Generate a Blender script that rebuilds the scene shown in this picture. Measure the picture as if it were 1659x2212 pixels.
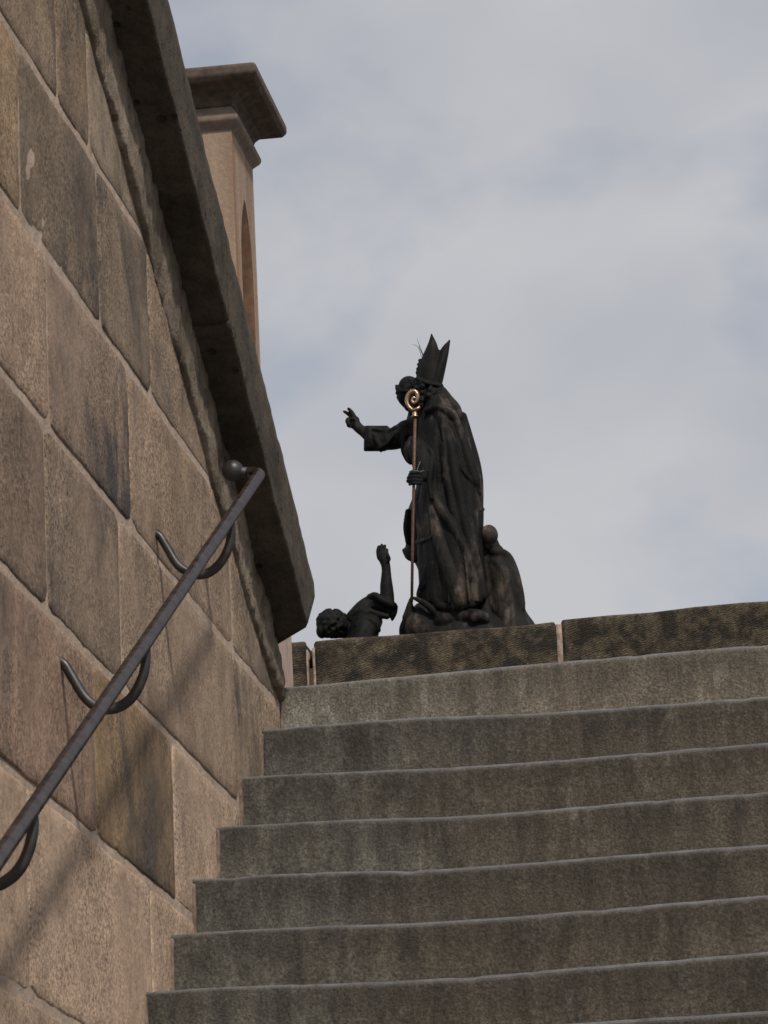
import bpy, bmesh, math, random
import numpy as np
from mathutils import Vector, Matrix, noise as mn

random.seed(7)
scene = bpy.context.scene
for o in list(bpy.data.objects):
    bpy.data.objects.remove(o, do_unlink=True)
COL = scene.collection
rad = math.radians

# ---------------------------------------------------------------- camera
YAW, PITCH, ROLL, FPX = rad(7.4), rad(14.65), rad(2.7), 9000.0     # focal length in units of a 1659 px wide frame
F = np.array([-math.sin(YAW)*math.cos(PITCH), math.cos(YAW)*math.cos(PITCH), math.sin(PITCH)])
R0 = np.array([math.cos(YAW), math.sin(YAW), 0.0]); U0 = np.cross(R0, F)
R = math.cos(ROLL)*R0 - math.sin(ROLL)*U0
U = math.cos(ROLL)*U0 + math.sin(ROLL)*R0
cam_data = bpy.data.cameras.new('camera'); cam = bpy.data.objects.new('camera', cam_data)
COL.objects.link(cam); scene.camera = cam
cam.matrix_world = Matrix(((R[0], U[0], -F[0], 0), (R[1], U[1], -F[1], 0), (R[2], U[2], -F[2], 0), (0, 0, 0, 1)))
cam_data.sensor_fit = 'HORIZONTAL'; cam_data.sensor_width = 36.0
cam_data.lens = 36.0*FPX/1659.0
cam_data.clip_start = 0.1; cam_data.clip_end = 6000
cam_data.dof.use_dof = True
cam_data.dof.focus_distance = 15.5
cam_data.dof.aperture_fstop = 56.0
GROUND = -1.6                                                        # eye height 1.6 m

def at(x, y, ax, c):
    """point where the sight line of the survey mark (x, y) meets the plane axis[ax] = c"""
    d = F + R*(x-829.5)/FPX - U*(y-1106)/FPX
    return d*(c/d[ax])

# ---------------------------------------------------------------- light
SUN_DIR = Vector((-0.155, 0.215, -0.30)).normalized()                # direction the light travels
sun_el = math.asin(-SUN_DIR.z)
sun_az = math.atan2(-SUN_DIR.x, -SUN_DIR.y)                          # from +Y towards +X
world = bpy.data.worlds.new('World'); scene.world = world; world.use_nodes = True
nt = world.node_tree; nt.nodes.clear()
W = nt.nodes.new
out = W('ShaderNodeOutputWorld')
sky = W('ShaderNodeTexSky'); sky.sky_type = 'NISHITA'; sky.sun_disc = False
sky.sun_elevation = sun_el; sky.sun_rotation = sun_az
bg1 = W('ShaderNodeBackground'); bg1.inputs[1].default_value = 0.085
nt.links.new(sky.outputs[0], bg1.inputs[0])
tc = W('ShaderNodeTexCoord')
mp = W('ShaderNodeMapping'); mp.inputs['Scale'].default_value = (1.0, 1.0, 1.55)
mp.inputs['Location'].default_value = (1.3, 0.4, 0.07)
mp.inputs['Rotation'].default_value = (0, rad(16), 0)
nt.links.new(tc.outputs['Generated'], mp.inputs[0])
n1 = W('ShaderNodeTexNoise'); n1.inputs['Scale'].default_value = 9.0; n1.inputs['Detail'].default_value = 5.0
n1.inputs['Roughness'].default_value = 0.5; n1.inputs['Distortion'].default_value = 0.1
nt.links.new(mp.outputs[0], n1.inputs[0])
n2 = W('ShaderNodeTexNoise'); n2.inputs['Scale'].default_value = 14.0; n2.inputs['Detail'].default_value = 6.0
n2.inputs['Roughness'].default_value = 0.42; n2.inputs['Distortion'].default_value = 0.1
nt.links.new(mp.outputs[0], n2.inputs[0])
cr = W('ShaderNodeValToRGB')                                          # brightness of the cloud sheet
cr.color_ramp.elements[0].position = 0.30; cr.color_ramp.elements[0].color = (0.435, 0.452, 0.500, 1)
cr.color_ramp.elements[1].position = 0.68; cr.color_ramp.elements[1].color = (0.558, 0.560, 0.582, 1)
nt.links.new(n2.outputs[0], cr.inputs[0])
bg2 = W('ShaderNodeBackground'); bg2.inputs[1].default_value = 1.0
nt.links.new(cr.outputs[0], bg2.inputs[0])
cf = W('ShaderNodeValToRGB')                                          # cover
cf.color_ramp.elements[0].position = 0.30; cf.color_ramp.elements[0].color = (0.40, 0.40, 0.40, 1)
cf.color_ramp.elements[1].position = 0.50; cf.color_ramp.elements[1].color = (0.97, 0.97, 0.97, 1)
nt.links.new(n1.outputs[0], cf.inputs[0])
mx = W('ShaderNodeMixShader')
nt.links.new(cf.outputs[0], mx.inputs[0]); nt.links.new(bg1.outputs[0], mx.inputs[1]); nt.links.new(bg2.outputs[0], mx.inputs[2])
nt.links.new(mx.outputs[0], out.inputs[0])

sd = bpy.data.lights.new('sun', 'SUN'); sun = bpy.data.objects.new('sun', sd); COL.objects.link(sun)
sd.energy = 2.7; sd.angle = rad(4.0); sd.color = (1.0, 0.93, 0.84)
sun.rotation_euler = SUN_DIR.to_track_quat('-Z', 'Y').to_euler(); sun.location = (4, -4, 12)

vs = scene.view_settings
scene.display_settings.display_device = 'sRGB'
vs.view_transform = 'Standard'; vs.look = 'None'; vs.exposure = 0.0; vs.gamma = 1.0; vs.use_curve_mapping = False
scene.render.engine = 'CYCLES'
scene.render.resolution_x = 768; scene.render.resolution_y = 1024

# ---------------------------------------------------------------- helpers
def tag(o, label=None, cat=None, group=None, kind=None):
    if label: o['label'] = label
    if cat: o['category'] = cat
    if group: o['group'] = group
    if kind: o['kind'] = kind
    return o

def link(name, me, mat=None, parent=None, smooth=True):
    o = bpy.data.objects.new(name, me); COL.objects.link(o)
    if mat: me.materials.append(mat)
    if parent: o.parent = parent
    if smooth: me.polygons.foreach_set('use_smooth', [True]*len(me.polygons))
    return o

def mesh(name, v, f, mat=None, parent=None, smooth=True):
    me = bpy.data.meshes.new(name); me.from_pydata([tuple(map(float, p)) for p in v], [], f)
    bm = bmesh.new(); bm.from_mesh(me); bmesh.ops.recalc_face_normals(bm, faces=bm.faces); bm.to_mesh(me); bm.free()
    me.update()
    return link(name, me, mat, parent, smooth)

def empty(name, loc=(0, 0, 0)):
    # parts keep world coordinates: the empty stands at the thing's base and parts get the inverse offset
    o = bpy.data.objects.new(name, None); COL.objects.link(o); o.location = loc; o.empty_display_size = 0.2
    return o

def adopt(root, *parts):
    inv = Matrix.Translation(-Vector(root.location))
    for p in parts:
        p.parent = root; p.matrix_parent_inverse = inv

def rnoise(x, y, z, s):
    return mn.noise(Vector((x*s, y*s, z*s)))

def bevel_box(name, x0, x1, y0, y1, z0, z1, mat, bev=0.01, seg=2, rough=0.0, cuts=0, top_tilt=0.0):
    bm = bmesh.new()
    bmesh.ops.create_cube(bm, size=1.0)
    for v in bm.verts:
        v.co = Vector((x0+(v.co.x+.5)*(x1-x0), y0+(v.co.y+.5)*(y1-y0), z0+(v.co.z+.5)*(z1-z0)))
        if v.co.z > (z0+z1)/2: v.co.z += top_tilt*(v.co.x-x0)
    if bev: bmesh.ops.bevel(bm, geom=bm.edges[:], offset=bev, segments=seg, profile=0.5, affect='EDGES')
    if cuts:
        long_e = [e for e in bm.edges if e.calc_length() > 0.12]
        bmesh.ops.subdivide_edges(bm, edges=long_e, cuts=cuts, use_grid_fill=True)
    if rough:
        for v in bm.verts:
            c = v.co
            k = Vector((rnoise(c.x, c.y, c.z, 9), rnoise(c.y+5, c.z, c.x, 9), rnoise(c.z+9, c.x, c.y, 9)))
            k2 = Vector((rnoise(c.x, c.y, c.z, 31), rnoise(c.y+5, c.z, c.x, 31), rnoise(c.z+9, c.x, c.y, 31)))
            v.co = c + k*rough + k2*rough*.5
    me = bpy.data.meshes.new(name); bm.to_mesh(me); bm.free()
    o = link(name, me, mat)
    return o

# ---------------------------------------------------------------- materials
def ramp(n, stops):
    e = n.color_ramp.elements
    while len(e) > len(stops): e.remove(e[-1])
    while len(e) < len(stops): e.new(0.5)
    for i, (p, c) in enumerate(stops):
        e[i].position = p; e[i].color = (*c, 1) if len(c) == 3 else c

class NT:
    def __init__(self, name):
        self.m = bpy.data.materials.new(name); self.m.use_nodes = True
        self.t = self.m.node_tree; self.t.nodes.clear()
        self.o = self.n('ShaderNodeOutputMaterial'); self.b = self.n('ShaderNodeBsdfPrincipled')
        self.l(self.b.outputs[0], self.o.inputs[0])
        self.geo = self.n('ShaderNodeNewGeometry'); self.pos = self.geo.outputs['Position']
    def n(self, t): return self.t.nodes.new(t)
    def l(self, a, b): self.t.links.new(a, b)
    def mapping(self, scale=(1, 1, 1), rot=(0, 0, 0), src=None):
        m = self.n('ShaderNodeMapping'); m.inputs['Scale'].default_value = scale; m.inputs['Rotation'].default_value = rot
        self.l(src or self.pos, m.inputs[0]); return m.outputs[0]
    def noise(self, scale, detail=3, rough=.55, src=None, dist=0.0):
        n = self.n('ShaderNodeTexNoise'); n.inputs['Scale'].default_value = scale; n.inputs['Detail'].default_value = detail
        n.inputs['Roughness'].default_value = rough; n.inputs['Distortion'].default_value = dist
        self.l(src or self.pos, n.inputs[0]); return n.outputs[0]
    def ramp(self, src, stops):
        r = self.n('ShaderNodeValToRGB'); ramp(r, stops); self.l(src, r.inputs[0]); return r.outputs[0]
    def mix(self, a, b, fac, mode='MIX'):
        m = self.n('ShaderNodeMix'); m.data_type = 'RGBA'; m.blend_type = mode
        for i, s in ((6, a), (7, b)):
            if isinstance(s, tuple): m.inputs[i].default_value = (*s, 1)
            else: self.l(s, m.inputs[i])
        if isinstance(fac, (int, float)): m.inputs[0].default_value = fac
        else: self.l(fac, m.inputs[0])
        return m.outputs[2]
    def math(self, op, a, b=0.0, clamp=False):
        m = self.n('ShaderNodeMath'); m.operation = op; m.use_clamp = clamp
        for i, s in enumerate((a, b)):
            if isinstance(s, (int, float)): m.inputs[i].default_value = s
            else: self.l(s, m.inputs[i])
        return m.outputs[0]
    def bump(self, h, strength, dist, prev=None):
        b = self.n('ShaderNodeBump'); b.inputs['Strength'].default_value = strength; b.inputs['Distance'].default_value = dist
        self.l(h, b.inputs['Height'])
        if prev: self.l(prev, b.inputs['Normal'])
        return b.outputs[0]
    def done(self, col, rough=.85, normal=None, metal=0.0, spec=.3):
        if isinstance(col, tuple): self.b.inputs['Base Color'].default_value = (*col, 1)
        else: self.l(col, self.b.inputs['Base Color'])
        if isinstance(rough, (int, float)): self.b.inputs['Roughness'].default_value = rough
        else: self.l(rough, self.b.inputs['Roughness'])
        self.b.inputs['Metallic'].default_value = metal
        self.b.inputs['Specular IOR Level'].default_value = spec
        if normal: self.l(normal, self.b.inputs['Normal'])
        return self.m

def G(v): return (v, v, v)

def m_sandstone():
    k = NT('wall_sandstone')
    oi = k.n('ShaderNodeObjectInfo')
    sh = k.n('ShaderNodeVectorMath'); sh.operation = 'ADD'                 # every block cut from another bed
    cb = k.n('ShaderNodeCombineXYZ'); k.l(k.math('MULTIPLY', oi.outputs['Random'], 37.0), cb.inputs[0]); k.l(k.math('MULTIPLY', oi.outputs['Random'], 71.0), cb.inputs[2])
    k.l(k.pos, sh.inputs[0]); k.l(cb.outputs[0], sh.inputs[1]); p = sh.outputs[0]
    streak = k.noise(7, 6, .68, k.mapping((1, 1, .62), src=p), .2)
    big = k.noise(3.4, 4, .6, p, .5)
    fine = k.noise(135, 2, .8, p)
    med = k.noise(40, 5, .75, p)
    c = k.ramp(streak, [(.30, (.218, .163, .128)), (.5, (.370, .281, .224)), (.70, (.485, .377, .306))])
    c = k.mix(c, k.ramp(big, [(.3, (.22, .17, .13)), (.7, (.45, .348, .265))]), .45)
    c = k.mix(c, oi.outputs['Color'], 1.0, 'MULTIPLY')
    soot = k.ramp(k.noise(2.6, 6, .68, k.mapping((1, 1.1, .75), src=p), .5), [(.47, G(0)), (.63, G(1))])
    sootf = k.math('MULTIPLY', soot, k.ramp(med, [(.3, G(.55)), (.6, G(1))]))
    glob = k.ramp(k.noise(1.7, 5, .65), [(.38, G(.35)), (.62, G(1.5))])
    sootf = k.math('MULTIPLY', k.math('MULTIPLY', sootf, glob), oi.outputs['Alpha'])
    c = k.mix(c, (.074, .062, .054), k.math('MULTIPLY', sootf, .85, True))
    c = k.mix(c, k.ramp(fine, [(.36, G(.32)), (.5, G(1.0)), (.64, G(1.55))]), k.ramp(k.noise(3.1, 3, .6, p), [(.36, G(.25)), (.62, G(.95))]), 'MULTIPLY')
    c = k.mix(c, k.ramp(med, [(.30, G(.55)), (.5, G(1)), (.72, G(1.22))]), .7, 'MULTIPLY')
    rustm = k.ramp(k.noise(5.5, 3, .5, k.mapping((1, 1.3, .5), src=p)), [(.68, G(0)), (.78, G(1))])
    c = k.mix(c, (.36, .19, .075), k.math('MULTIPLY', rustm, .35))
    nb = k.bump(fine, .25, .003); nb = k.bump(med, .4, .008, nb); nb = k.bump(k.noise(14, 3, .5, p), .3, .02, nb)
    return k.done(c, .9, nb)

def m_mortar():
    k = NT('lime_mortar')
    fine = k.noise(210, 3, .7); med = k.noise(30, 4, .6)
    c = k.ramp(k.noise(5, 4, .6), [(.3, (.39, .297, .228)), (.7, (.53, .413, .325))])
    c = k.mix(c, k.ramp(fine, [(.3, G(.7)), (.7, G(1.2))]), .7, 'MULTIPLY')
    c = k.mix(c, k.ramp(med, [(.3, G(.7)), (.6, G(1.08))]), .7, 'MULTIPLY')
    return k.done(c, .95, k.bump(med, .6, .01, k.bump(fine, .4, .004)))

def m_coping(name='coping_sandstone', base=((.036, .029, .020), (.068, .054, .037), (.108, .086, .060))):
    k = NT(name)
    med = k.noise(26, 5, .68); fine = k.noise(170, 3, .7)
    c = k.ramp(k.noise(5, 5, .62, dist=.4), [(.32, base[0]), (.5, base[1]), (.7, base[2])])
    c = k.mix(c, k.ramp(med, [(.3, G(.55)), (.5, G(1)), (.72, G(1.3))]), .75, 'MULTIPLY')
    c = k.mix(c, k.ramp(fine, [(.3, G(.65)), (.7, G(1.25))]), .7, 'MULTIPLY')
    v = k.n('ShaderNodeTexVoronoi'); v.inputs['Scale'].default_value = 19; k.l(k.pos, v.inputs['Vector'])
    pit = k.ramp(v.outputs['Distance'], [(.10, G(0)), (.22, G(1))])
    pit = k.math('MAXIMUM', pit, k.ramp(k.noise(7, 2), [(.44, G(1)), (.58, G(0))]))
    c = k.mix(k.mix(c, G(.35), 1.0, 'MULTIPLY'), c, pit)
    nb = k.bump(fine, .4, .004); nb = k.bump(med, .7, .014, nb); nb = k.bump(pit, .8, .012, nb)
    return k.done(c, .92, nb)

def m_granite():
    k = NT('step_granite')
    oi = k.n('ShaderNodeObjectInfo')
    sx = k.n('ShaderNodeSeparateXYZ'); k.l(k.pos, sx.inputs[0])
    fine = k.noise(185, 2, .75); f2 = k.noise(95, 3, .7); med = k.noise(13, 5, .68, k.mapping((1, 1, .7)), .3)
    grey = k.ramp(med, [(.3, (.066, .063, .053)), (.52, (.126, .121, .104)), (.75, (.215, .206, .180))])
    brown = k.ramp(k.noise(6, 5, .65, k.mapping((1.2, 1, .35)), .4), [(.3, (.060, .050, .038)), (.7, (.114, .097, .075))])
    # foot traffic has browned the middle of the flight; the strip beside the wall stays grey
    m = k.n('ShaderNodeMapRange'); m.interpolation_type = 'SMOOTHSTEP'
    m.inputs[1].default_value = -1.40; m.inputs[2].default_value = -.85
    k.l(k.math('ADD', sx.outputs[0], k.math('MULTIPLY', k.math('SUBTRACT', k.noise(4.5, 4, .6), .5), 1.1)), m.inputs[0])
    c = k.mix(grey, brown, k.math('MULTIPLY', m.outputs[0], .85))
    tcn = k.n('ShaderNodeTexCoord'); sg = k.n('ShaderNodeSeparateXYZ'); k.l(tcn.outputs['Generated'], sg.inputs[0])
    hgt = k.math('ADD', sg.outputs[2], k.math('MULTIPLY', k.math('SUBTRACT', k.noise(11, 4, .65, k.mapping((1, 1, .3))), .5), .9))
    dirt = k.ramp(hgt, [(.45, G(0)), (.8, G(1))])                      # damp grime hanging down from the nosing in tongues
    c = k.mix(c, (.038, .034, .028), k.math('MULTIPLY', dirt, .55))
    efl = k.ramp(k.noise(16, 5, .7, k.mapping((1, 1, .45))), [(.56, G(0)), (.72, G(1))])
    c = k.mix(c, (.26, .25, .22), k.math('MULTIPLY', efl, .30))
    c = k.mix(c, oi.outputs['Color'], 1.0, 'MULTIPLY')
    st = k.noise(24, 4, .65, k.mapping((1, 1, .16)))
    c = k.mix(c, k.ramp(st, [(.3, G(.5)), (.55, G(1)), (.75, G(1.35))]), .85, 'MULTIPLY')
    c = k.mix(c, k.ramp(fine, [(.34, G(.5)), (.5, G(.97)), (.66, G(1.6))]), .8, 'MULTIPLY')
    c = k.mix(c, k.ramp(f2, [(.3, G(.72)), (.5, G(1)), (.7, G(1.3))]), .8, 'MULTIPLY')
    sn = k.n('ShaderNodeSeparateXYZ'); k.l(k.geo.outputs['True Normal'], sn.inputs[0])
    worn = k.ramp(sn.outputs[2], [(.35, G(0)), (.8, G(1))])           # treads and nosings worn pale by feet, plus a bluish sky glint painted in
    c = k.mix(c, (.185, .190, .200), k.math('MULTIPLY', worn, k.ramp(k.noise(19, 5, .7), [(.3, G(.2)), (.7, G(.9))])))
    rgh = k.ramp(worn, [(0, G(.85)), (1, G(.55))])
    nb = k.bump(fine, .4, .003); nb = k.bump(f2, .4, .006, nb)
    return k.done(c, rgh, nb, spec=.4)

def m_tooled():
    k = NT('tooled_parapet_stone')
    mp_ = k.mapping((1, 1, 1), (0, rad(-70), 0))
    wv = k.n('ShaderNodeTexWave'); wv.wave_type = 'BANDS'; wv.bands_direction = 'X'; wv.inputs['Scale'].default_value = 22
    wv.inputs['Distortion'].default_value = 7.0; wv.inputs['Detail'].default_value = 3; wv.inputs['Detail Scale'].default_value = 1.6
    k.l(mp_, wv.inputs[0])
    lich = k.ramp(k.noise(5.5, 10, .74), [(.41, G(0)), (.56, G(1))])
    c = k.ramp(k.noise(9, 4, .6), [(.3, (.078, .060, .038)), (.7, (.160, .126, .084))])
    c = k.mix(c, (.019, .0165, .013), k.math('MULTIPLY', lich, .9))
    sp = k.ramp(k.noise(33, 4, .7), [(.62, G(0)), (.70, G(1))])
    c = k.mix(c, (.22, .19, .14), k.math('MULTIPLY', sp, .4))
    c = k.mix(c, k.ramp(wv.outputs[0], [(.1, G(.55)), (.6, G(1.2))]), k.ramp(k.noise(4, 3, .6), [(.35, G(.1)), (.65, G(.6))]), 'MULTIPLY')
    nb = k.bump(wv.outputs[0], .4, .014); nb = k.bump(k.noise(110, 4, .75), .5, .008, nb)
    c = k.mix(c, k.ramp(k.noise(95, 3, .75), [(.34, G(.5)), (.5, G(1)), (.66, G(1.5))]), .8, 'MULTIPLY')
    return k.done(c, .92, nb)

def m_statue(name='sooted_statue_stone', soot=(.0085, .0082, .0080), bare=(.185, .142, .110), amt=1.0, thr=(.51, .66)):
    k = NT(name)
    pt = k.ramp(k.geo.outputs['Pointiness'], [(.47, G(0)), (.56, G(1))])
    big = k.ramp(k.noise(4.2, 4, .6, k.mapping((1.2, 1.2, .4)), .5), [(thr[0], G(0)), (thr[1], G(1))])
    mid = k.ramp(k.noise(17, 5, .7, k.mapping((1, 1, .6))), [(.40, G(.1)), (.62, G(1))])
    f = k.math('MULTIPLY', k.math('MULTIPLY', big, mid), k.math('ADD', k.math('MULTIPLY', pt, .75), .25))
    f = k.math('MULTIPLY', f, amt, True)
    c0 = k.ramp(k.noise(11, 4, .6), [(.3, tuple(x*.65 for x in soot)), (.7, tuple(x*1.5 for x in soot))])
    c = k.mix(c0, bare, f)
    drip = k.ramp(k.noise(70, 3, .7, k.mapping((1, 1, .35))), [(.70, G(0)), (.75, G(1))])
    c = k.mix(c, (.33, .32, .30), k.math('MULTIPLY', drip, k.math('MULTIPLY', big, .45)))
    nb = k.bump(k.noise(60, 4, .65), .45, .010); nb = k.bump(k.noise(160, 2, .6), .3, .004, nb)
    return k.done(c, .66, nb, spec=.15)

def m_pillar():
    k = NT('pillar_sandstone')
    st = k.noise(5, 4, .6, k.mapping((2, 2, .12)), .3)
    sx = k.n('ShaderNodeSeparateXYZ'); k.l(k.pos, sx.inputs[0])
    c = k.ramp(st, [(.3, (.235, .165, .115)), (.5, (.325, .237, .172)), (.72, (.40, .30, .225))])
    orange = k.ramp(k.noise(3.2, 4, .6, k.mapping((1.4, 1.4, .25))), [(.46, G(0)), (.64, G(1))])
    sn = k.n('ShaderNodeSeparateXYZ'); k.l(k.geo.outputs['True Normal'], sn.inputs[0])
    side = k.ramp(sn.outputs[0], [(.2, G(.1)), (.8, G(.8))])           # the flank towards the stairs is iron-stained
    c = k.mix(c, (.30, .145, .075), k.math('MULTIPLY', orange, side))
    c = k.mix(c, k.ramp(k.noise(55, 3, .6), [(.3, G(.8)), (.7, G(1.12))]), .6, 'MULTIPLY')
    return k.done(c, .9, k.bump(k.noise(60, 4, .6), .4, .008))

def m_iron(name, col, rough, spec):
    k = NT(name)
    n = k.noise(34, 4, .65)
    c = k.ramp(n, [(.35, tuple(x*.6 for x in col)), (.65, tuple(x*1.45 for x in col))])
    rust = k.ramp(k.noise(60, 4, .7), [(.54, G(0)), (.68, G(1))])
    c = k.mix(c, (.085, .045, .026), k.math('MULTIPLY', rust, .6))
    r = k.ramp(n, [(.3, G(rough-.1)), (.7, G(rough+.14))])
    m_ = k.done(c, .8, k.bump(k.noise(30, 2, .5), .05, .004), metal=.0, spec=.0)
    gl = k.n('ShaderNodeBsdfGlossy'); gl.inputs['Color'].default_value = (.85, .88, .95, 1); k.l(r, gl.inputs['Roughness'])   # hand-worn sheen
    ms = k.n('ShaderNodeMixShader'); ms.inputs[0].default_value = spec
    k.l(k.b.outputs[0], ms.inputs[1]); k.l(gl.outputs[0], ms.inputs[2]); k.l(ms.outputs[0], k.o.inputs[0])
    return m_

def m_simple(name, col, rough=.8, metal=0.0, scale=30, var=.3, spec=.4):
    k = NT(name)
    c = k.mix(col, k.ramp(k.noise(scale, 4, .6), [(.3, G(1-var)), (.7, G(1+var))]), 1.0, 'MULTIPLY')
    return k.done(c, rough, k.bump(k.noise(scale*2, 3, .6), .25, .005), metal, spec)

M_STONE, M_MORTAR, M_COPE, M_GRAN, M_TOOL = m_sandstone(), m_mortar(), m_coping(), m_granite(), m_tooled()
M_BAND = m_coping('raking_course_sandstone', ((.085, .067, .047), (.185, .145, .105), (.30, .24, .185)))
M_CAP = m_simple('pillar_cap_sandstone', (.105, .078, .060), .9, 0, 26, .4)
M_PIL = m_pillar(); M_NECK = m_simple('neck_sandstone', (.23, .175, .135), .9, 0, 26, .3)
M_NICHE = m_simple('niche_sandstone', (.15, .082, .048), .9, 0, 14, .4)  # niche faces darker and redder than the shaft
M_STAT = m_statue(); M_STAT2 = m_statue('worn_statue_stone', (.013, .0118, .0105), (.165, .126, .098), 1.3, (.46, .62))
M_STAT3 = m_statue('black_statue_stone', (.0080, .0080, .0078), (.075, .06, .047), .5)
M_RAIL = m_iron('handrail_iron', (.030, .021, .017), .26, .13)
M_HOOK = m_iron('bracket_iron', (.026, .024, .021), .45, .06)
M_GOLD = m_simple('gilded_metal', (.46, .30, .19), .36, 1.0, 60, .35)
M_ROD = m_simple('rusty_staff_metal', (.135, .072, .048), .6, .35, 60, .35)
M_WIRE = m_simple('verdigris_wire', (.16, .28, .25), .6, .2)
M_GRASS = m_simple('dry_grass', (.10, .13, .075), .8)
M_PAVE = m_simple('paving', (.095, .088, .078), .9, 0, 8, .3)
M_PALE = m_simple('pale_render_stone', (.40, .30, .245), .9, 0, 30, .2)
M_FIL = m_simple('stained_mortar', (.20, .145, .115), .95, 0, 40, .5)
M_JOINT = m_simple('weathered_joint_mortar', (.34, .255, .20), .95, 0, 24, .45)
M_DARK = m_simple('bridge_masonry', (.14, .115, .085), .92, 0, 6, .4)

# ---------------------------------------------------------------- setting
def sheet(name, x0, x1, y0, y1, z, mat):
    o = mesh(name, [(x0, y0, z), (x1, y0, z), (x1, y1, z), (x0, y1, z)], [(0, 1, 2, 3)], mat, smooth=False)
    return tag(o, kind='structure')
sheet('ground', -3000, 3000, -3000, 3000, GROUND, M_PAVE)

# ---------------------------------------------------------------- staircase
WALLX = -1.5
TREAD, RISE = 0.299, 0.1607
Y_TOP, Z_TOP = 9.495, 2.098
N_STEP = 23
stair = tag(empty('staircase', (1.2, 2.95, GROUND)),
            'wide worn grey granite staircase rising towards the bridge wall', 'staircase')
XR = 3.6
# surveyed front edges of the upper steps: riser y, then (x, z) along the worn nosing
EDGES = [(9.497, [(-1.5, 2.097), (-1.208, 2.104), (-.839, 2.111), (-.348, 2.116)]),
         (9.187, [(-1.5, 1.934), (-1.239, 1.938), (-1.108, 1.937), (-.891, 1.928), (-.638, 1.927), (-.345, 1.927)]),
         (8.868, [(-1.5, 1.766), (-1.23, 1.760), (-1.062, 1.755), (-.866, 1.753), (-.622, 1.756), (-.34, 1.759)]),
         (8.551, [(-1.5, 1.599), (-1.243, 1.597), (-.949, 1.585), (-.648, 1.591), (-.335, 1.593)]),
         (8.252, [(-1.5, 1.439), (-1.234, 1.437), (-1.04, 1.426), (-.853, 1.426), (-.631, 1.429), (-.331, 1.431)]),
         (7.985, [(-1.5, 1.286), (-1.2, 1.285), (-1.013, 1.277), (-.797, 1.277), (-.327, 1.286)]),
         (7.708, [(-1.5, 1.136), (-1.329, 1.136), (-1.12, 1.129), (-.981, 1.124), (-.774, 1.127), (-.323, 1.134)]),
         (7.410, [(-1.5, .990), (-1.3, .990), (-1.0, .981), (-.716, .986), (-.317, .986)])]
def edge_z(x, e):
    px_, pz_ = [p[0] for p in e], [p[1] for p in e]
    return sum(np.interp(x+k, px_, pz_) for k in (-.08, -.04, 0, .04, .08))/5
def step_y(i):
    q = N_STEP-1-i
    return EDGES[q][0] if q < len(EDGES) else 7.410-(q-7)*TREAD
def step_z(i):
    q = N_STEP-1-i
    return EDGES[q][1][0][1] if q < len(EDGES) else .990-(q-7)*((.990-GROUND)/(N_STEP-7))
def wear(x, i):
    rr = random.Random(i*13+5); q = N_STEP-1-i
    if q < len(EDGES):
        w = edge_z(x, EDGES[q][1])-step_z(i)
    else:
        a = rr.uniform(.007, .012); t = min(1, max(0, (x+1.35)/.3)); w = -a*t*t*(3-2*t)
    for k in range(6):                                   # chipped nosing
        cx_ = rr.uniform(-1.45, .2); w -= rr.uniform(.0005, .0028)*math.exp(-((x-cx_)/rr.uniform(.008, .03))**2)
    return w + .0012*rnoise(x, i*3.1, 0, 6) + .0008*rnoise(x, i*3.1, 4, 21)
for i in range(N_STEP):
    yf, zt = step_y(i), step_z(i)
    zb = zt-RISE-.025; yb = yf+TREAD+.075
    xs = list(np.linspace(WALLX-.002, 0.2, 170))+list(np.linspace(.25, XR, 50))
    V, Fc = [], []
    rn = .012
    nz = []
    for x in xs:
        w = wear(x, i)
        rn_ = .010 + .006*min(1, max(0, (x+1.35)/.3))
        prof = [(yf+.004, zb), (yf+.003, zb+.02), (yf+.0015, zt-.09)]
        prof.append((yf, zt-.035+w))
        for q in range(6):
            a = q/5*math.pi/2
            prof.append((yf+rn_*(1-math.cos(a)), zt+w-rn_*(1-math.sin(a))))
        prof += [(yf+.08, zt+w*.9+.001), (yf+TREAD*.75, zt+w*.4+.003), (yb, zt+.004), (yb, zb)]
        off = .0022*rnoise(x, i, 3, 5)+.0012*rnoise(x, i, 8, 26)
        V += [(x, y+(off if k < 10 else 0)+(.0012*rnoise(x*1.0, z_, i, 17) if k < 10 else 0), z_) for k, (y, z_) in enumerate(prof)]
    n = len(prof)
    for a in range(len(xs)-1):
        for b in range(n):
            Fc.append((a*n+b, a*n+(b+1) % n, (a+1)*n+(b+1) % n, (a+1)*n+b))
    Fc.append(tuple(range(n))); Fc.append(tuple(range((len(xs)-1)*n, len(xs)*n)))
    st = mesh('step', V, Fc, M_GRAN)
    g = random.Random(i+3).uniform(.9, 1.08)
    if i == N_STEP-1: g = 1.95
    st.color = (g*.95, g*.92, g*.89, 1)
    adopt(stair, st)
    # mortar fillet between the step's end and the wall
    if i >= 13:
        fx = random.Random(i*7).uniform(.004, .008)
        mf = bevel_box('mortar_fillet', WALLX-.004, WALLX+fx, yf-.007, yf+.05, zb+.02, zt+random.Random(i).uniform(-.014, -.003), M_FIL, .004, 2, .004, 5)
        adopt(stair, mf)

# landing behind the top step and the terrace it stands on
ld = bevel_box('landing', -6.0, XR, Y_TOP+TREAD+.08, 26.0, GROUND-.2, Z_TOP-.004, M_PAVE, 0)
tag(ld, kind='structure')

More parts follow.
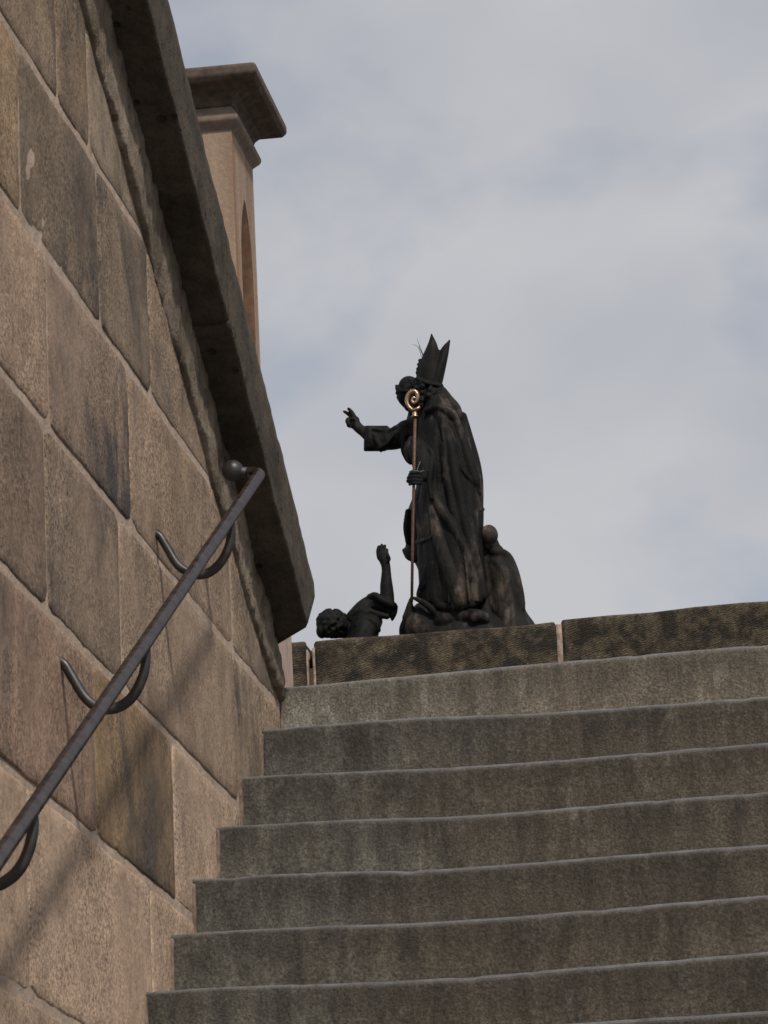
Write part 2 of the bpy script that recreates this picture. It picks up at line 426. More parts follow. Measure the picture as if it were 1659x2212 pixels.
# ---------------------------------------------------------------- stair side wall
def z_in(y):   # lower edge of the raking course
    z = 6.403-.462*y
    if 7.36 < y < 9.45: z -= .03*math.sin(math.pi*(y-7.36)/2.09)
    return z
def z_sof(y): return 6.785-.489*y     # soffit of the coping
Y0W, Y1W = 2.6, 9.475
wall = tag(empty('stair_wall', (WALLX-.25, 6.0, GROUND)),
           'tall sandstone block wall with sloping coping beside the staircase', 'wall')
core_v = []
ys = np.linspace(Y0W, Y1W, 12)
for x in (WALLX-.0035, WALLX-.55):
    for y in ys: core_v.append((x, y, z_sof(y)+.02))
    for y in ys[::-1]: core_v.append((x, y, GROUND-.05))
n = 24
core_f = [tuple(range(n)), tuple(range(n, 2*n))]+[(k, (k+1) % n, n+(k+1) % n, n+k) for k in range(n)]
# the mortar face is a fine sheet so that the pointing can be uneven
bmv, bmf = [], []
gy = np.linspace(5.2, Y1W, 190); gz = np.linspace(.2, 3.7, 150)
adopt(wall, mesh('mortar', core_v, core_f, M_MORTAR, smooth=False))
idx = {}
for a, y in enumerate(gy):
    for b, z in enumerate(gz):
        h = .0022*rnoise(y, z, 2, 5)+.0008*rnoise(y, z, 5, 30)
        bmv.append((WALLX-.0006+h*.5, y, min(z, z_sof(y)))); idx[a, b] = len(bmv)-1
for a in range(len(gy)-1):
    for b in range(len(gz)-1):
        bmf.append((idx[a, b], idx[a+1, b], idx[a+1, b+1], idx[a, b+1]))
adopt(wall, mesh('pointing', bmv, bmf, M_MORTAR))

ZC = [3.72, 3.38, 3.04, 2.708, 2.375, 2.042, 1.695, 1.357, .992, .64, .29, -.06, -.41, -.76, -1.11, GROUND]
JOINTS = {0: [3.3, 3.9, 4.6], 1: [3.1, 4.0, 4.9, 5.7], 2: [3.5, 4.4, 5.2, 6.2, 7.135, 7.42],
          3: [3.2, 4.2, 5.1, 5.9, 6.795, 7.472, 7.972], 4: [3.6, 4.6, 5.5, 6.3, 6.99, 7.718, 8.85],
          5: [3.2, 4.3, 5.2, 6.1, 6.935, 7.586, 8.835], 6: [3.7, 4.7, 5.6, 6.4, 7.306, 8.066, 8.78],
          7: [3.1, 4.1, 5.0, 6.0, 6.72, 7.787, 8.5], 8: [3.5, 4.5, 5.6, 6.45, 7.25, 8.1]}
TINT = {(2, 4): (.95, .88, .78, 1.2), (2, 5): (.80, .74, .66, 1.3), (3, 4): (1.15, 1.02, .82, .3), (3, 5): (.68, .66, .60, 1.1), (3, 6): (.80, .77, .70, .9), (3, 7): (.95, .90, .82, .6),
        (4, 4): (1.22, 1.10, 1.02, .4), (4, 5): (.92, .85, .82, 1.6), (4, 6): (1.12, 1.03, .94, .5), (4, 7): (1.0, .95, .87, .9),
        (5, 4): (.74, .67, .63, 1.3), (5, 5): (.90, .85, .80, .9), (5, 6): (1.10, 1.02, .95, .5), (5, 7): (1.04, .99, .90, 1.0),
        (6, 3): (.98, .86, .80, .8), (6, 4): (.90, .78, .73, 1.0), (6, 5): (.80, .70, .53, .8), (6, 6): (1.34, 1.24, 1.18, .1),
        (7, 3): (1.2, 1.1, 1.03, .2), (7, 4): (1.30, 1.20, 1.12, .12), (7, 5): (1.40, 1.29, 1.20, .08), (7, 6): (1.34, 1.24, 1.16, .1),
        (8, 3): (1.15, 1.06, .98, .3), (8, 4): (1.22, 1.12, 1.02, .3)}
def stone(y0, y1, z0, z1, seed, tint, near):
    rr = random.Random(seed)
    nu, nv = (24, 16) if near else (4, 3)
    off = rr.uniform(.0010, .0030); tilt_y = rr.uniform(-.002, .002); tilt_z = rr.uniform(-.0015, .0015)
    eu, ev = .005/(y1-y0), .005/(z1-z0)                     # the arris is only a few millimetres wide
    gu = [0]+list(np.linspace(eu, 1-eu, nu-1))+[1]; gv = [0]+list(np.linspace(ev, 1-ev, nv-1))+[1]
    V = []
    for a in range(nu+1):
        for b in range(nv+1):
            u, v = gu[a], gv[b]
            y = y0+(y1-y0)*u; z = z0+(z1-z0)*v
            ex = 1.0 if a in (0, nu) else 0.0; ez = 1.0 if b in (0, nv) else 0.0
            j = .004*rnoise(0 if a < 2 else 3, z, seed, 7)+.002*rnoise(0 if a < 2 else 3, z, seed+9, 24)
            nx = a in (0, 1, nu-1, nu); nz_ = b in (0, 1, nv-1, nv)
            if nx: y += j+.002*rnoise(z, 0, seed, 50)
            if nz_: z += .004*rnoise(y, 0 if b < 2 else 5, seed+4, 6)+.003*rnoise(y, 0 if b < 2 else 5, seed+7, 28)
            if nx and nz_:                                  # knocked corners
                kc = random.Random(seed*9+(a > 1)*2+(b > 1))
                y += (.012 if a < 2 else -.012)*kc.random(); z += (.012 if b < 2 else -.012)*kc.random()
            x = WALLX+off+tilt_y*(u-.5)+tilt_z*(v-.5)+.0015*rnoise(y, z, seed, 4)+.0012*rnoise(y, z, seed+3, 20)
            V.append([x, y, z, max(ex, ez)])
    # rim drops into the joint
    nV = []
    for x, y, z, e in V:
        if e: x -= .0024+.0012*rnoise(y, z, 1, 40)
        zc = z_sof(y)-.03
        nV.append((x, y, min(z, zc)))
    Fc = []
    m = nv+1
    for a in range(nu):
        for b in range(nv):
            Fc.append((a*m+b, (a+1)*m+b, (a+1)*m+b+1, a*m+b+1))
    base = len(nV)                                          # body of the block reaching into the wall
    ring = [a*m for a in range(nu+1)]+[nu*m+b for b in range(1, m)]+[a*m+nv for a in range(nu-1, -1, -1)]+[b for b in range(nv-1, 0, -1)]
    for r_ in ring: nV.append((WALLX-.12, nV[r_][1], nV[r_][2]))
    L = len(ring)
    for q in range(L):
        Fc.append((ring[q], ring[(q+1) % L], base+(q+1) % L, base+q))
    Fc.append(tuple(range(base, base+L)))
    s = mesh('stone_block', nV, Fc, M_STONE)
    up = .84 if z0 > 1.6 else .95                            # the older upper courses are browner
    s.color = (tint[0]*up, tint[1]*up*1.01, tint[2]*up*.97, tint[3] if len(tint) > 3 else 1)
    return s
JW = .0105
for c in range(len(ZC)-1):
    zt, zb = ZC[c], ZC[c+1]
    js = JOINTS.get(c) or [Y0W+.5+.9*q+random.uniform(-.2, .2) for q in range(7)]
    js = [Y0W+.01]+list(js)+[Y1W-.01]
    for q in range(len(js)-1):
        a, b = js[q], js[q+1]
        if z_sof(a) < zb+.05: continue
        near = b > 6.0 and zt > .7
        rr = random.Random(c*31+q); g = rr.uniform(.9, 1.08)
        t = TINT.get((c, q), (g, g*rr.uniform(.94, .99), g*rr.uniform(.86, .96)))
        jw = JW*(1 if near else .8)
        adopt(wall, stone(a+jw*.55, b-jw*.55, zb+jw*.8, zt-jw*.8, c*17+q*3+1, t, near))

# raking course under the coping and the coping itself (parts of the wall)
def strip(name, y0, y1, prof, mat, ny=60, rough=.006, ends=.0):
    """prof(y) -> closed list of (x, z); swept along y with rough faces"""
    V, Fc = [], []
    yy = np.linspace(y0, y1, ny)
    for y in yy:
        p = prof(y)
        for (x, z) in p:
            k = rough
            V.append((x+k*.8*rnoise(x*2, y, z, 6.3)+k*.5*rnoise(x, y, z, 23)+k*.35*rnoise(x, y+3, z, 71), y+k*.5*rnoise(y, z, x, 18), z+k*.8*rnoise(z, x, y, 7.1)+k*.45*rnoise(z, x, y, 27)+k*.35*rnoise(z, x+4, y, 66)))
    n = len(p)
    for a in range(ny-1):
        for b in range(n):
            Fc.append((a*n+b, a*n+(b+1) % n, (a+1)*n+(b+1) % n, (a+1)*n+b))
    Fc.append(tuple(range(n))); Fc.append(tuple(range((ny-1)*n, ny*n)))
    return mesh(name, V, Fc, mat)
def band_prof(y):
    zl, zu = z_in(y), z_sof(y)+.01
    if y > 9.2: zl += (y-9.2)*.10
    xo = WALLX+.013
    zl += .010*rnoise(y, 3, 1, 5)+.006*rnoise(y, 3, 1, 19)
    q = [(WALLX-.05, zl+.004), (WALLX-.002, zl), (xo-.003, zl+.003)]
    for k in range(8): q.append((xo, zl+.010+(zu-zl-.02)*k/7))
    return q+[(xo-.004, zu), (WALLX-.05, zu)]
for a, b in ((2.7, 4.6), (4.606, 6.2), (6.206, 7.55), (7.556, 8.28), (8.287, 9.47)):
    adopt(wall, strip('raking_course_stone', a, b, band_prof, M_BAND, int(110*(b-a)), .0115))
XO = WALLX+.092
def cope_prof(y):
    zs = z_sof(y); zt = zs+.235
    e = max(0, (y-9.34)/.12)
    xo = XO-.0*e
    q = []
    for k in range(7): q.append((WALLX-.62+(xo-.006-(WALLX-.62))*k/6, zs))
    q += [(xo-.001, zs+.004), (xo, zs+.010)]
    for k in range(1, 5): q.append((xo, zs+.010+(.205)*k/5))
    q += [(xo-.004, zt-.012), (xo-.014, zt-.003), (xo-.03, zt)]
    q += [(WALLX-.62, zt+.01)]
    return q
def coping_block(a, b, end=False):
    o = strip('coping_slab', a, b, cope_prof, M_COPE, max(12, int((b-a)*60)), .0032)
    if end:   # rounded lower end: corner of the slab worn back towards the stairs
        me = o.data
        for v in me.vertices:
            co = v.co
            t = (co.x-WALLX)/(XO-WALLX)
            lim_y = 9.442-.085*max(0, t)**2
            h = (co.z-z_sof(co.y))/.235
            hh = max(0, min(1, h)); lim_y += .195*hh-.05*max(0, (hh-.82)/.18)**2
            lo = 9.0
            if co.y > lo: co.y = lo+(co.y-lo)*(lim_y-lo)/(b-lo); co.z = z_sof(co.y)+h*.235
        me.update()
    return o
adopt(wall, coping_block(2.6, 5.1), coping_block(5.107, 6.9), coping_block(6.907, 8.42), coping_block(8.430, 9.46, True))

# ---------------------------------------------------------------- handrail
def tube(name, pts, radii, mat, seg=12, rough=0.0, closed_ends=True):
    pts = [Vector(p) for p in pts]
    if isinstance(radii, (int, float)): radii = [radii]*len(pts)
    V, Fc = tube_geo(pts, radii, seg)
    if rough:
        V = [(x+rough*rnoise(x, y, z, 22), y+rough*rnoise(y, z, x, 22), z+rough*rnoise(z, x, y, 22)) for x, y, z in V]
    return mesh(name, V, Fc, mat)
def tube_geo(pts, radii, seg=12):
    V, Fc = [], []
    up = Vector((0.0123, .31, .95)).normalized()
    prev = None
    for i, p in enumerate(pts):
        d = (pts[min(i+1, len(pts)-1)]-pts[max(i-1, 0)])
        d = d.normalized() if d.length > 1e-9 else Vector((0, 0, 1))
        if prev is None:
            a = d.cross(up)
            if a.length < .05: a = d.cross(Vector((1, 0, 0)))
            a.normalize()
        else:
            a = (prev-d*prev.dot(d)).normalized()
        prev = a; b = d.cross(a)
        for k in range(seg):
            t = 2*math.pi*k/seg
            V.append(tuple(p+(a*math.cos(t)+b*math.sin(t))*radii[i]))
    n = len(pts)
    for i in range(n-1):
        for k in range(seg):
            Fc.append((i*seg+k, i*seg+(k+1) % seg, (i+1)*seg+(k+1) % seg, (i+1)*seg+k))
    Fc.append(tuple(range(seg))[::-1]); Fc.append(tuple(range((n-1)*seg, n*seg)))
    return V, Fc
def smooth_path(pts, n=8):
    pts = [Vector(p) for p in pts]; outp = []
    P_ = [pts[0]*2-pts[1]]+pts+[pts[-1]*2-pts[-2]]
    for i in range(1, len(P_)-2):
        for k in range(n):
            t = k/n
            a, b, c, d = P_[i-1], P_[i], P_[i+1], P_[i+2]
            outp.append(.5*((2*b)+(c-a)*t+(2*a-5*b+4*c-d)*t*t+(3*b-a-3*c+d)*t**3))
    outp.append(pts[-1]); return outp
def lathe(name, c, prof, mat, seg=24, axis=None):
    V, Fc = [], []
    ax = (axis or Vector((0, 0, 1))).normalized()
    q = Vector((0, 0, 1)).rotation_difference(ax)
    for r_, z in prof:
        for k in range(seg):
            t = 2*math.pi*k/seg
            V.append(tuple(Vector(c)+q @ Vector((r_*math.cos(t), r_*math.sin(t), z))))
    n = len(prof)
    for i in range(n-1):
        for k in range(seg):
            Fc.append((i*seg+k, i*seg+(k+1) % seg, (i+1)*seg+(k+1) % seg, (i+1)*seg+k))
    Fc.append(tuple(range(seg))); Fc.append(tuple(range((n-1)*seg, n*seg)))
    return mesh(name, V, Fc, mat)

RX = -1.345
def rail_z(y): return 1.072+.492*(y-5.848)
rail = tag(empty('handrail', (RX, 6.0, rail_z(6.0)-.2)), 'dark wrought iron handrail with ball end mounted on the stone wall', 'handrail')
rp = []
for y in np.linspace(2.4, 8.30, 90):
    k = .0018*rnoise(y, 0, 0, 4)
    rp.append(Vector((RX+k, y, rail_z(y)+k)))
ye = 8.385
corner = Vector((RX, ye, rail_z(ye)-.002))
for t in np.linspace(0, 1, 9)[1:]:           # tight bend, then the return towards the wall
    a = Vector((RX, 8.335, rail_z(8.335))); b = Vector((RX-.030, ye+.012, rail_z(ye)+.002))
    rp.append(a*(1-t)**2+corner*2*t*(1-t)+b*t*t)
rods = tube('rail', rp, [.0130+.0005*rnoise(p.y, 3, 0, 9) for p in rp], M_RAIL, 16)
endp = rp[-1]
ball_c = Vector((RX-.064, ye+.012, rail_z(ye)+.010))
adopt(rail, rods, tube('rail_return', [endp, endp*.5+ball_c*.5, ball_c], [.0125, .011, .011], M_HOOK, 14))
prof = [(.001+.0220*math.sin(math.pi*k/14), -.0225*math.cos(math.pi*k/14)) for k in range(15)]
adopt(rail, lathe('ball_knob', ball_c, prof, M_HOOK, 24))
def bracket(yw):
    zr = rail_z(yw)
    pts = [(WALLX-.03, yw, zr-.016), (WALLX+.004, yw, zr-.024), (WALLX+.022, yw, zr-.052), (WALLX+.045, yw, zr-.092), (WALLX+.074, yw, zr-.112),
           (WALLX+.104, yw, zr-.112), (WALLX+.130, yw, zr-.094), (WALLX+.148, yw, zr-.062), (RX, yw, zr-.030), (RX, yw, zr-.008)]
    path = smooth_path(pts, 6)
    n = len(path)
    return tube('bracket', path, [.0082+.0012*math.sin(math.pi*i/n) for i in range(n)], M_HOOK, 12, .0012)
for yw in (4.2, 5.14, 6.075, 7.02, 7.972):
    adopt(rail, bracket(yw))

# ---------------------------------------------------------------- gate pillar behind the coping
PY = 12.6
c_ft = at(499.6, 279, 1, PY)                # front right arris of the shaft
px1 = c_ft[0]
k_ = at(546, 368, 0, px1); py1 = k_[1]
px0 = px1-.62
pil = tag(empty('gate_pillar', ((px0+px1)/2, (PY+py1)/2, Z_TOP)), 'square sandstone pillar with moulded cap behind the sloping coping', 'pillar')
def lancet(y0, y1, z0, zs, n=10):
    """outline of a pointed arch panel in the (y, z) plane, anticlockwise from lower left"""
    w = y1-y0; pts = [(y0, z0), (y1, z0)]
    for q in range(n+1):
        a = q/n*math.pi/3
        pts.append((y0+w*math.cos(a), zs+w*math.sin(a)*1.35))
    for q in range(1, n+1):
        a = math.pi/3*(1-q/n)
        pts.append((y1-w*math.cos(a), zs+w*math.sin(a)*1.35))
    return pts
z_sh0 = Z_TOP; z_sh1 = c_ft[2]+.01
apex = at(526, 425, 0, px1)
def pillar_shaft():
    bm = bmesh.new()
    d = py1-PY; wy0, wy1 = PY+d*.26, PY+d*.80
    zs = apex[2]-(wy1-wy0)*math.sin(math.pi/3)*1.35
    lv = [lancet(wy0, wy1, 2.7, zs), lancet(wy0+d*.07, wy1-d*.07, 2.75, zs-.04), lancet(wy0+d*.10, wy1-d*.10, 2.78, zs-.07), lancet(wy0+d*.16, wy1-d*.16, 2.8, zs-.16)]
    xs_ = [px1, px1-.06, px1-.06, px1-.11]
    outer = [(PY, z_sh0), (py1, z_sh0), (py1, z_sh1), (PY, z_sh1)]
    # outer frame: triangulated between the rectangle and the arch by bridging through an edge loop fill
    o = [bm.verts.new((px1, y, z)) for y, z in outer]
    i = [bm.verts.new((xs_[0], y, z)) for y, z in lv[0]]
    eo = [bm.edges.new((o[k], o[(k+1) % 4])) for k in range(4)]
    ei = [bm.edges.new((i[k], i[(k+1) % len(i)])) for k in range(len(i))]
    bmesh.ops.triangle_fill(bm, edges=eo+ei, use_beauty=True)
    prev = i
    for L, x in list(zip(lv, xs_))[1:]:
        cur = [bm.verts.new((x, y, z)) for y, z in L]
        for k in range(len(cur)):
            bm.faces.new((prev[k], prev[(k+1) % len(cur)], cur[(k+1) % len(cur)], cur[k])).material_index = 1
        prev = cur
    bm.faces.new(prev).material_index = 1
    b = [bm.verts.new((px0, y, z)) for y, z in outer]
    for k in range(4):
        bm.faces.new((o[k], o[(k+1) % 4], b[(k+1) % 4], b[k]))
    bm.faces.new(b)
    bmesh.ops.recalc_face_normals(bm, faces=bm.faces)
    me = bpy.data.meshes.new('shaft'); bm.to_mesh(me); bm.free()
    o_ = link('shaft', me, M_PIL, smooth=False); me.materials.append(M_NICHE); return o_
adopt(pil, pillar_shaft())
def sq_ring(name, prof, mat):
    """square moulding: list of (outward offset, z) swept round the shaft"""
    V, Fc = [], []
    for o_, z in prof:
        V += [(px0-o_, PY-o_, z), (px1+o_, PY-o_, z), (px1+o_, py1+o_, z), (px0-o_, py1+o_, z)]
    n = len(prof)
    for i in range(n-1):
        for k in range(4):
            Fc.append((i*4+k, i*4+(k+1) % 4, (i+1)*4+(k+1) % 4, (i+1)*4+k))
    Fc.append((0, 1, 2, 3)); Fc.append(tuple(range((n-1)*4, n*4)))
    o = mesh(name, V, Fc, mat, smooth=False)
    b = o.modifiers.new('soft', 'BEVEL'); b.width = .006; b.segments = 2; b.limit_method = 'ANGLE'; b.angle_limit = rad(35)
    return o
zq = c_ft[2]
adopt(pil, sq_ring('neck_moulding', [(.0, zq-.004), (.004, zq+.004), (.026, zq+.026), (.0275, zq+.043), (.020, zq+.052), (.006, zq+.074), (.004, zq+.080)], M_NECK))
adopt(pil, sq_ring('cap', [(.005, zq+.079), (.012, zq+.098), (.030, zq+.118), (.060, zq+.131), (.088, zq+.136), (.093, zq+.138), (.105, zq+.152), (.105, zq+.180), (.098, zq+.186), (-.06, zq+.225)], M_CAP))
po = at(637, 1440, 1, py1+.1)[0]-px1
adopt(pil, sq_ring('plinth', [(po, Z_TOP-.02), (po, 3.22), (po-.03, 3.26), (.002, 3.34)], M_PALE))

# ---------------------------------------------------------------- bridge wall with parapet blocks
WY = 26.0
par = tag(empty('bridge_parapet', (-1.0, WY+.25, Z_TOP)), 'dark weathered parapet of large tooled sandstone blocks below the statues', 'parapet')
def pblock(xa, xb, ptop, slope, seed, depth=.42, h=.52):
    o = bevel_box('parapet_block', xa, xb, WY, WY+depth, ptop-h, ptop, M_TOOL, .022, 3, .010, 7, slope)
    return o
pA, pB = at(677, 1383, 1, WY), at(1202, 1343, 1, WY)
pC, pD = at(1210, 1338, 1, WY), at(1659, 1297, 1, WY)
sA = (pB[2]-pA[2])/(pB[0]-pA[0]); sC = (pD[2]-pC[2])/(pD[0]-pC[0])
adopt(par, pblock(pA[0], pB[0]-.004, pA[2], sA, 1), pblock(pC[0]+.004, pC[0]+2.3, pC[2], sC, 2), pblock(pC[0]+2.33, pC[0]+4.6, pC[2]+2.3*sC, 0, 3))
l0, l1 = at(600, 1386, 1, WY), at(661, 1384, 1, WY)
adopt(par, pblock(l0[0]-1.6, l1[0], l1[2], 0, 4))
# mortar joints between the blocks, and the broken stone in the gap
jm = bevel_box('mortar_joint', pB[0]-.006, pC[0]+.006, WY+.006, WY+.4, pA[2]-.5, pA[2]-.016, M_JOINT, .004, 1, .005, 4)
g0, g1 = at(664, 1440, 1, WY), at(674, 1420, 1, WY)
gp = bevel_box('mortar_joint', l1[0]-.01, pA[0]+.012, WY+.05, WY+.3, pA[2]-.5, g0[2]+.0, M_PALE, .012, 2, .010, 4)
gs = bevel_box('stone_chip', g0[0]-.0, g1[0]+.03, WY+.10, WY+.3, g0[2]+.02, pA[2]-.07, M_TOOL, .012, 2, .012, 4)
e1 = bevel_box('mortar_joint', l1[0]-.004, l1[0]+.006, WY-.004, WY+.1, pA[2]-.5, pA[2]-.06, M_JOINT, .004, 1, .006, 4)
e2 = bevel_box('mortar_joint', pA[0]-.010, pA[0]+.006, WY-.004, WY+.1, pA[2]-.5, pA[2]-.05, M_JOINT, .004, 1, .006, 4)
low = bevel_box('wall_body', -8.0, 8.0, WY+.03, WY+.40, Z_TOP-.05, pA[2]-.50, M_DARK, .01)
adopt(par, jm, gp, gs, e1, e2, low)

# ---------------------------------------------------------------- statue group
SY = 28.0
def S(cx, cy, d=0.0):
    """statue survey: cx, cy in about millimetres across / down, d metres behind (+) or in front (-) of the middle plane"""
    return Vector(at((760+cx/2.6983)*.86406, (800+cy/2.6976)*.86406, 1, SY+d))
MM = .000997
class Clay:
    def __init__(self): self.v, self.f = [], []
    def add(self, V, Fc):
        b = len(self.v); self.v += [tuple(p) for p in V]; self.f += [tuple(i+b for i in q) for q in Fc]
    def ball(self, cx, cy, d, rx, ry=None, rd=None, rot=0.0, n=14):
        ry = ry or rx; rd = rd or (rx+ry)/2
        V, Fc = [], []
        c = S(cx, cy, d); cr_, sr = math.cos(rot), math.sin(rot)
        for i in range(n+1):
            ph = math.pi*i/n
            for k in range(n):
                t = 2*math.pi*k/n
                x = rx*math.sin(ph)*math.cos(t); z = ry*math.cos(ph); y = rd*math.sin(ph)*math.sin(t)
                V.append(c+Vector(((x*cr_-z*sr)*MM, y*MM, (x*sr+z*cr_)*MM)))
        for i in range(n):
            for k in range(n):
                Fc.append((i*n+k, i*n+(k+1) % n, (i+1)*n+(k+1) % n, (i+1)*n+k))
        self.add(V, Fc)
    def tube(self, pts, smooth=True, seg=12):
        """pts: (cx, cy, d, radius mm)"""
        P_ = [S(a, b, c) for a, b, c, r in pts]; r_ = [q[3]*MM for q in pts]
        if smooth and len(P_) > 2:
            PP = smooth_path(P_, 5); rr = list(np.interp(np.linspace(0, len(r_)-1, len(PP)), range(len(r_)), r_))
        else: PP, rr = P_, r_
        # rounded ends
        V, Fc = tube_geo(PP, rr, seg); self.add(V, Fc)
        for p, r in ((PP[0], rr[0]), (PP[-1], rr[-1])):
            self.sph(p, r)
    def sph(self, p, r, n=10):
        V, Fc = [], []
        for i in range(n+1):
            ph = math.pi*i/n
            for k in range(n):
                t = 2*math.pi*k/n
                V.append(p+Vector((r*math.sin(ph)*math.cos(t), r*math.sin(ph)*math.sin(t), r*math.cos(ph))))
        for i in range(n):
            for k in range(n):
                Fc.append((i*n+k, i*n+(k+1) % n, (i+1)*n+(k+1) % n, (i+1)*n+k))
        self.add(V, Fc)
    def loft(self, secs, step=14, seg=96, fold=None, sq=2.0):
        """secs: (cy, left, right, half depth m, centre depth m)"""
        secs = np.array(secs, float)
        cy = np.arange(secs[0, 0], secs[-1, 0]+.1, step)
        L, R_, B, D = [np.interp(cy, secs[:, 0], secs[:, i]) for i in (1, 2, 3, 4)]
        def sm(a):
            k = np.array([1, 2, 3, 2, 1])/9.; p = np.pad(a, 2, mode='edge'); return np.convolve(p, k, 'valid')
        if len(cy) > 6: L, R_, B, D = map(sm, (L, R_, B, D))
        V, Fc = [], []
        for y, l, r, b, dc in zip(cy, L, R_, B, D):
            c, a = (l+r)/2, (r-l)/2
            for k in range(seg):
                t = 2*math.pi*k/seg
                e = fold(t, y) if fold else 0.0
                ct, stn = math.cos(t), math.sin(t)
                ct_ = math.copysign(abs(ct)**(2/sq), ct); st_ = math.copysign(abs(stn)**(2/sq), stn)
                V.append(S(c+a*ct_*(1+e*.35), y, dc+b*st_*(1+e)))
        n = len(cy)
        for i in range(n-1):
            for k in range(seg):
                Fc.append((i*seg+k, i*seg+(k+1) % seg, (i+1)*seg+(k+1) % seg, (i+1)*seg+k))
        Fc.append(tuple(range(seg))); Fc.append(tuple(range((n-1)*seg, n*seg)))
        self.add(V, Fc)
    def fire(self, name, mat, voxel=.009, it=3):
        o = mesh(name, self.v, self.f, mat)
        r = o.modifiers.new('fuse', 'REMESH'); r.mode = 'VOXEL'; r.voxel_size = voxel; r.use_smooth_shade = True
        if it:
            s = o.modifiers.new('rub', 'SMOOTH'); s.factor = .5; s.iterations = it
        return o
def interp_secs(secs):
    a = np.array(secs, float)
    return lambda cy: [np.interp(cy, a[:, 0], a[:, i]) for i in (1, 2, 3, 4)]
def on_front(secs):
    g = interp_secs(secs)
    def fr(cx, cy):
        l, r, b, dc = g(cy); c, a = (l+r)/2, (r-l)/2
        u = max(-.97, min(.97, (cx-c)/a)); return dc-b*math.sqrt(1-u*u)
    return fr

base_z = pA[2]*(SY-.75)/WY-.12
group = tag(empty('statue_group', (S(900, 2200)[0], SY, base_z)), 'blackened sandstone statue group of two robed saints with crouching figures on the parapet', 'statue')

# --- bishop
BSEC = [(470, 815, 935, .09, .0), (500, 805, 955, .12, .0), (560, 800, 1005, .15, .0), (620, 785, 1038, .17, .0), (680, 775, 1066, .19, .0), (760, 768, 1096, .205, .0),
        (860, 752, 1136, .23, 0), (950, 770, 1163, .235, 0), (1080, 790, 1190, .24, 0), (1200, 775, 1203, .24, 0), (1300, 766, 1210, .245, 0), (1400, 762, 1208, .25, 0),
        (1500, 762, 1203, .255, 0), (1620, 764, 1212, .26, 0), (1750, 773, 1220, .265, 0), (1850, 778, 1232, .27, 0), (1905, 790, 1240, .27, 0)]
def bfold(t, y):
    k = (y-470)/1440
    s = abs(math.sin(4.5*t+.9+1.3*k))+.4*abs(math.sin(6.5*t-.4-2.2*k))
    return (s-.85)*(.02+.10*k)
fr = on_front(BSEC)
c = Clay(); c.loft(BSEC, 12, 120, bfold, 2.2)
def ridge(pts, lift=.0):      # broad, shallow folds: a wide tube sunk into the cloth
    c.tube([(x, y, fr(x, y)+lift+.018, r*1.38) for x, y, r in pts])
ridge([(800, 835, 24), (858, 985, 24), (880, 1130, 22), (905, 1240, 24), (980, 1360, 25), (1045, 1480, 25), (1105, 1620, 26), (1130, 1750, 24)], -.012)
ridge([(905, 610, 30), (975, 790, 32), (1010, 1000, 30), (1050, 1200, 28), (1090, 1400, 30), (1145, 1600, 30), (1185, 1760, 30), (1200, 1860, 30)], -.008)
ridge([(1000, 640, 26), (1060, 790, 28), (1110, 950, 32), (1150, 1085, 34), (1172, 1150, 24)], -.016)
ridge([(945, 850, 24), (955, 1000, 22), (982, 1150, 22), (1005, 1300, 20)], -.006)
ridge([(900, 700, 22), (885, 820, 22), (905, 950, 20), (925, 1100, 20), (940, 1250, 16)], .006)
ridge([(1065, 655, 28), (1108, 790, 26), (1155, 945, 24), (1178, 1080, 24), (1185, 1250, 20), (1180, 1400, 18)], .02)
ridge([(775, 1250, 20), (790, 1400, 24), (800, 1500, 20)], .01)
ridge([(862, 1480, 20), (858, 1600, 22), (822, 1740, 26), (795, 1850, 30)], .008)
ridge([(925, 1560, 18), (905, 1700, 26), (880, 1820, 30), (900, 1905, 28)], .01)
ridge([(1120, 1600, 20), (1090, 1750, 22), (1110, 1880, 26)], .008)
ridge([(765, 1500, 14), (810, 1492, 16), (855, 1465, 14)], .004)                     # tunic hem
ridge([(900, 1920, 30), (960, 1935, 26), (1050, 1925, 28), (1110, 1915, 26), (1160, 1890, 26), (1220, 1850, 24)], .02)
ridge([(812, 780, 20), (838, 838, 20), (878, 890, 18), (900, 980, 14)], .004)
# hood and collar of the cope
c.tube([(905, 455, -.02, 34), (935, 490, -.03, 38), (975, 545, -.03, 42), (1020, 590, -.04, 38), (1044, 632, -.05, 27), (1040, 672, -.06, 20), (1010, 690, -.10, 14)])
c.tube([(830, 610, -.16, 26), (900, 590, -.18, 30), (960, 620, -.18, 30), (1010, 665, -.16, 26)])
c.ball(915, 610, 0, 110, 100, 150); c.ball(880, 520, -.02, 70, 90, 80)
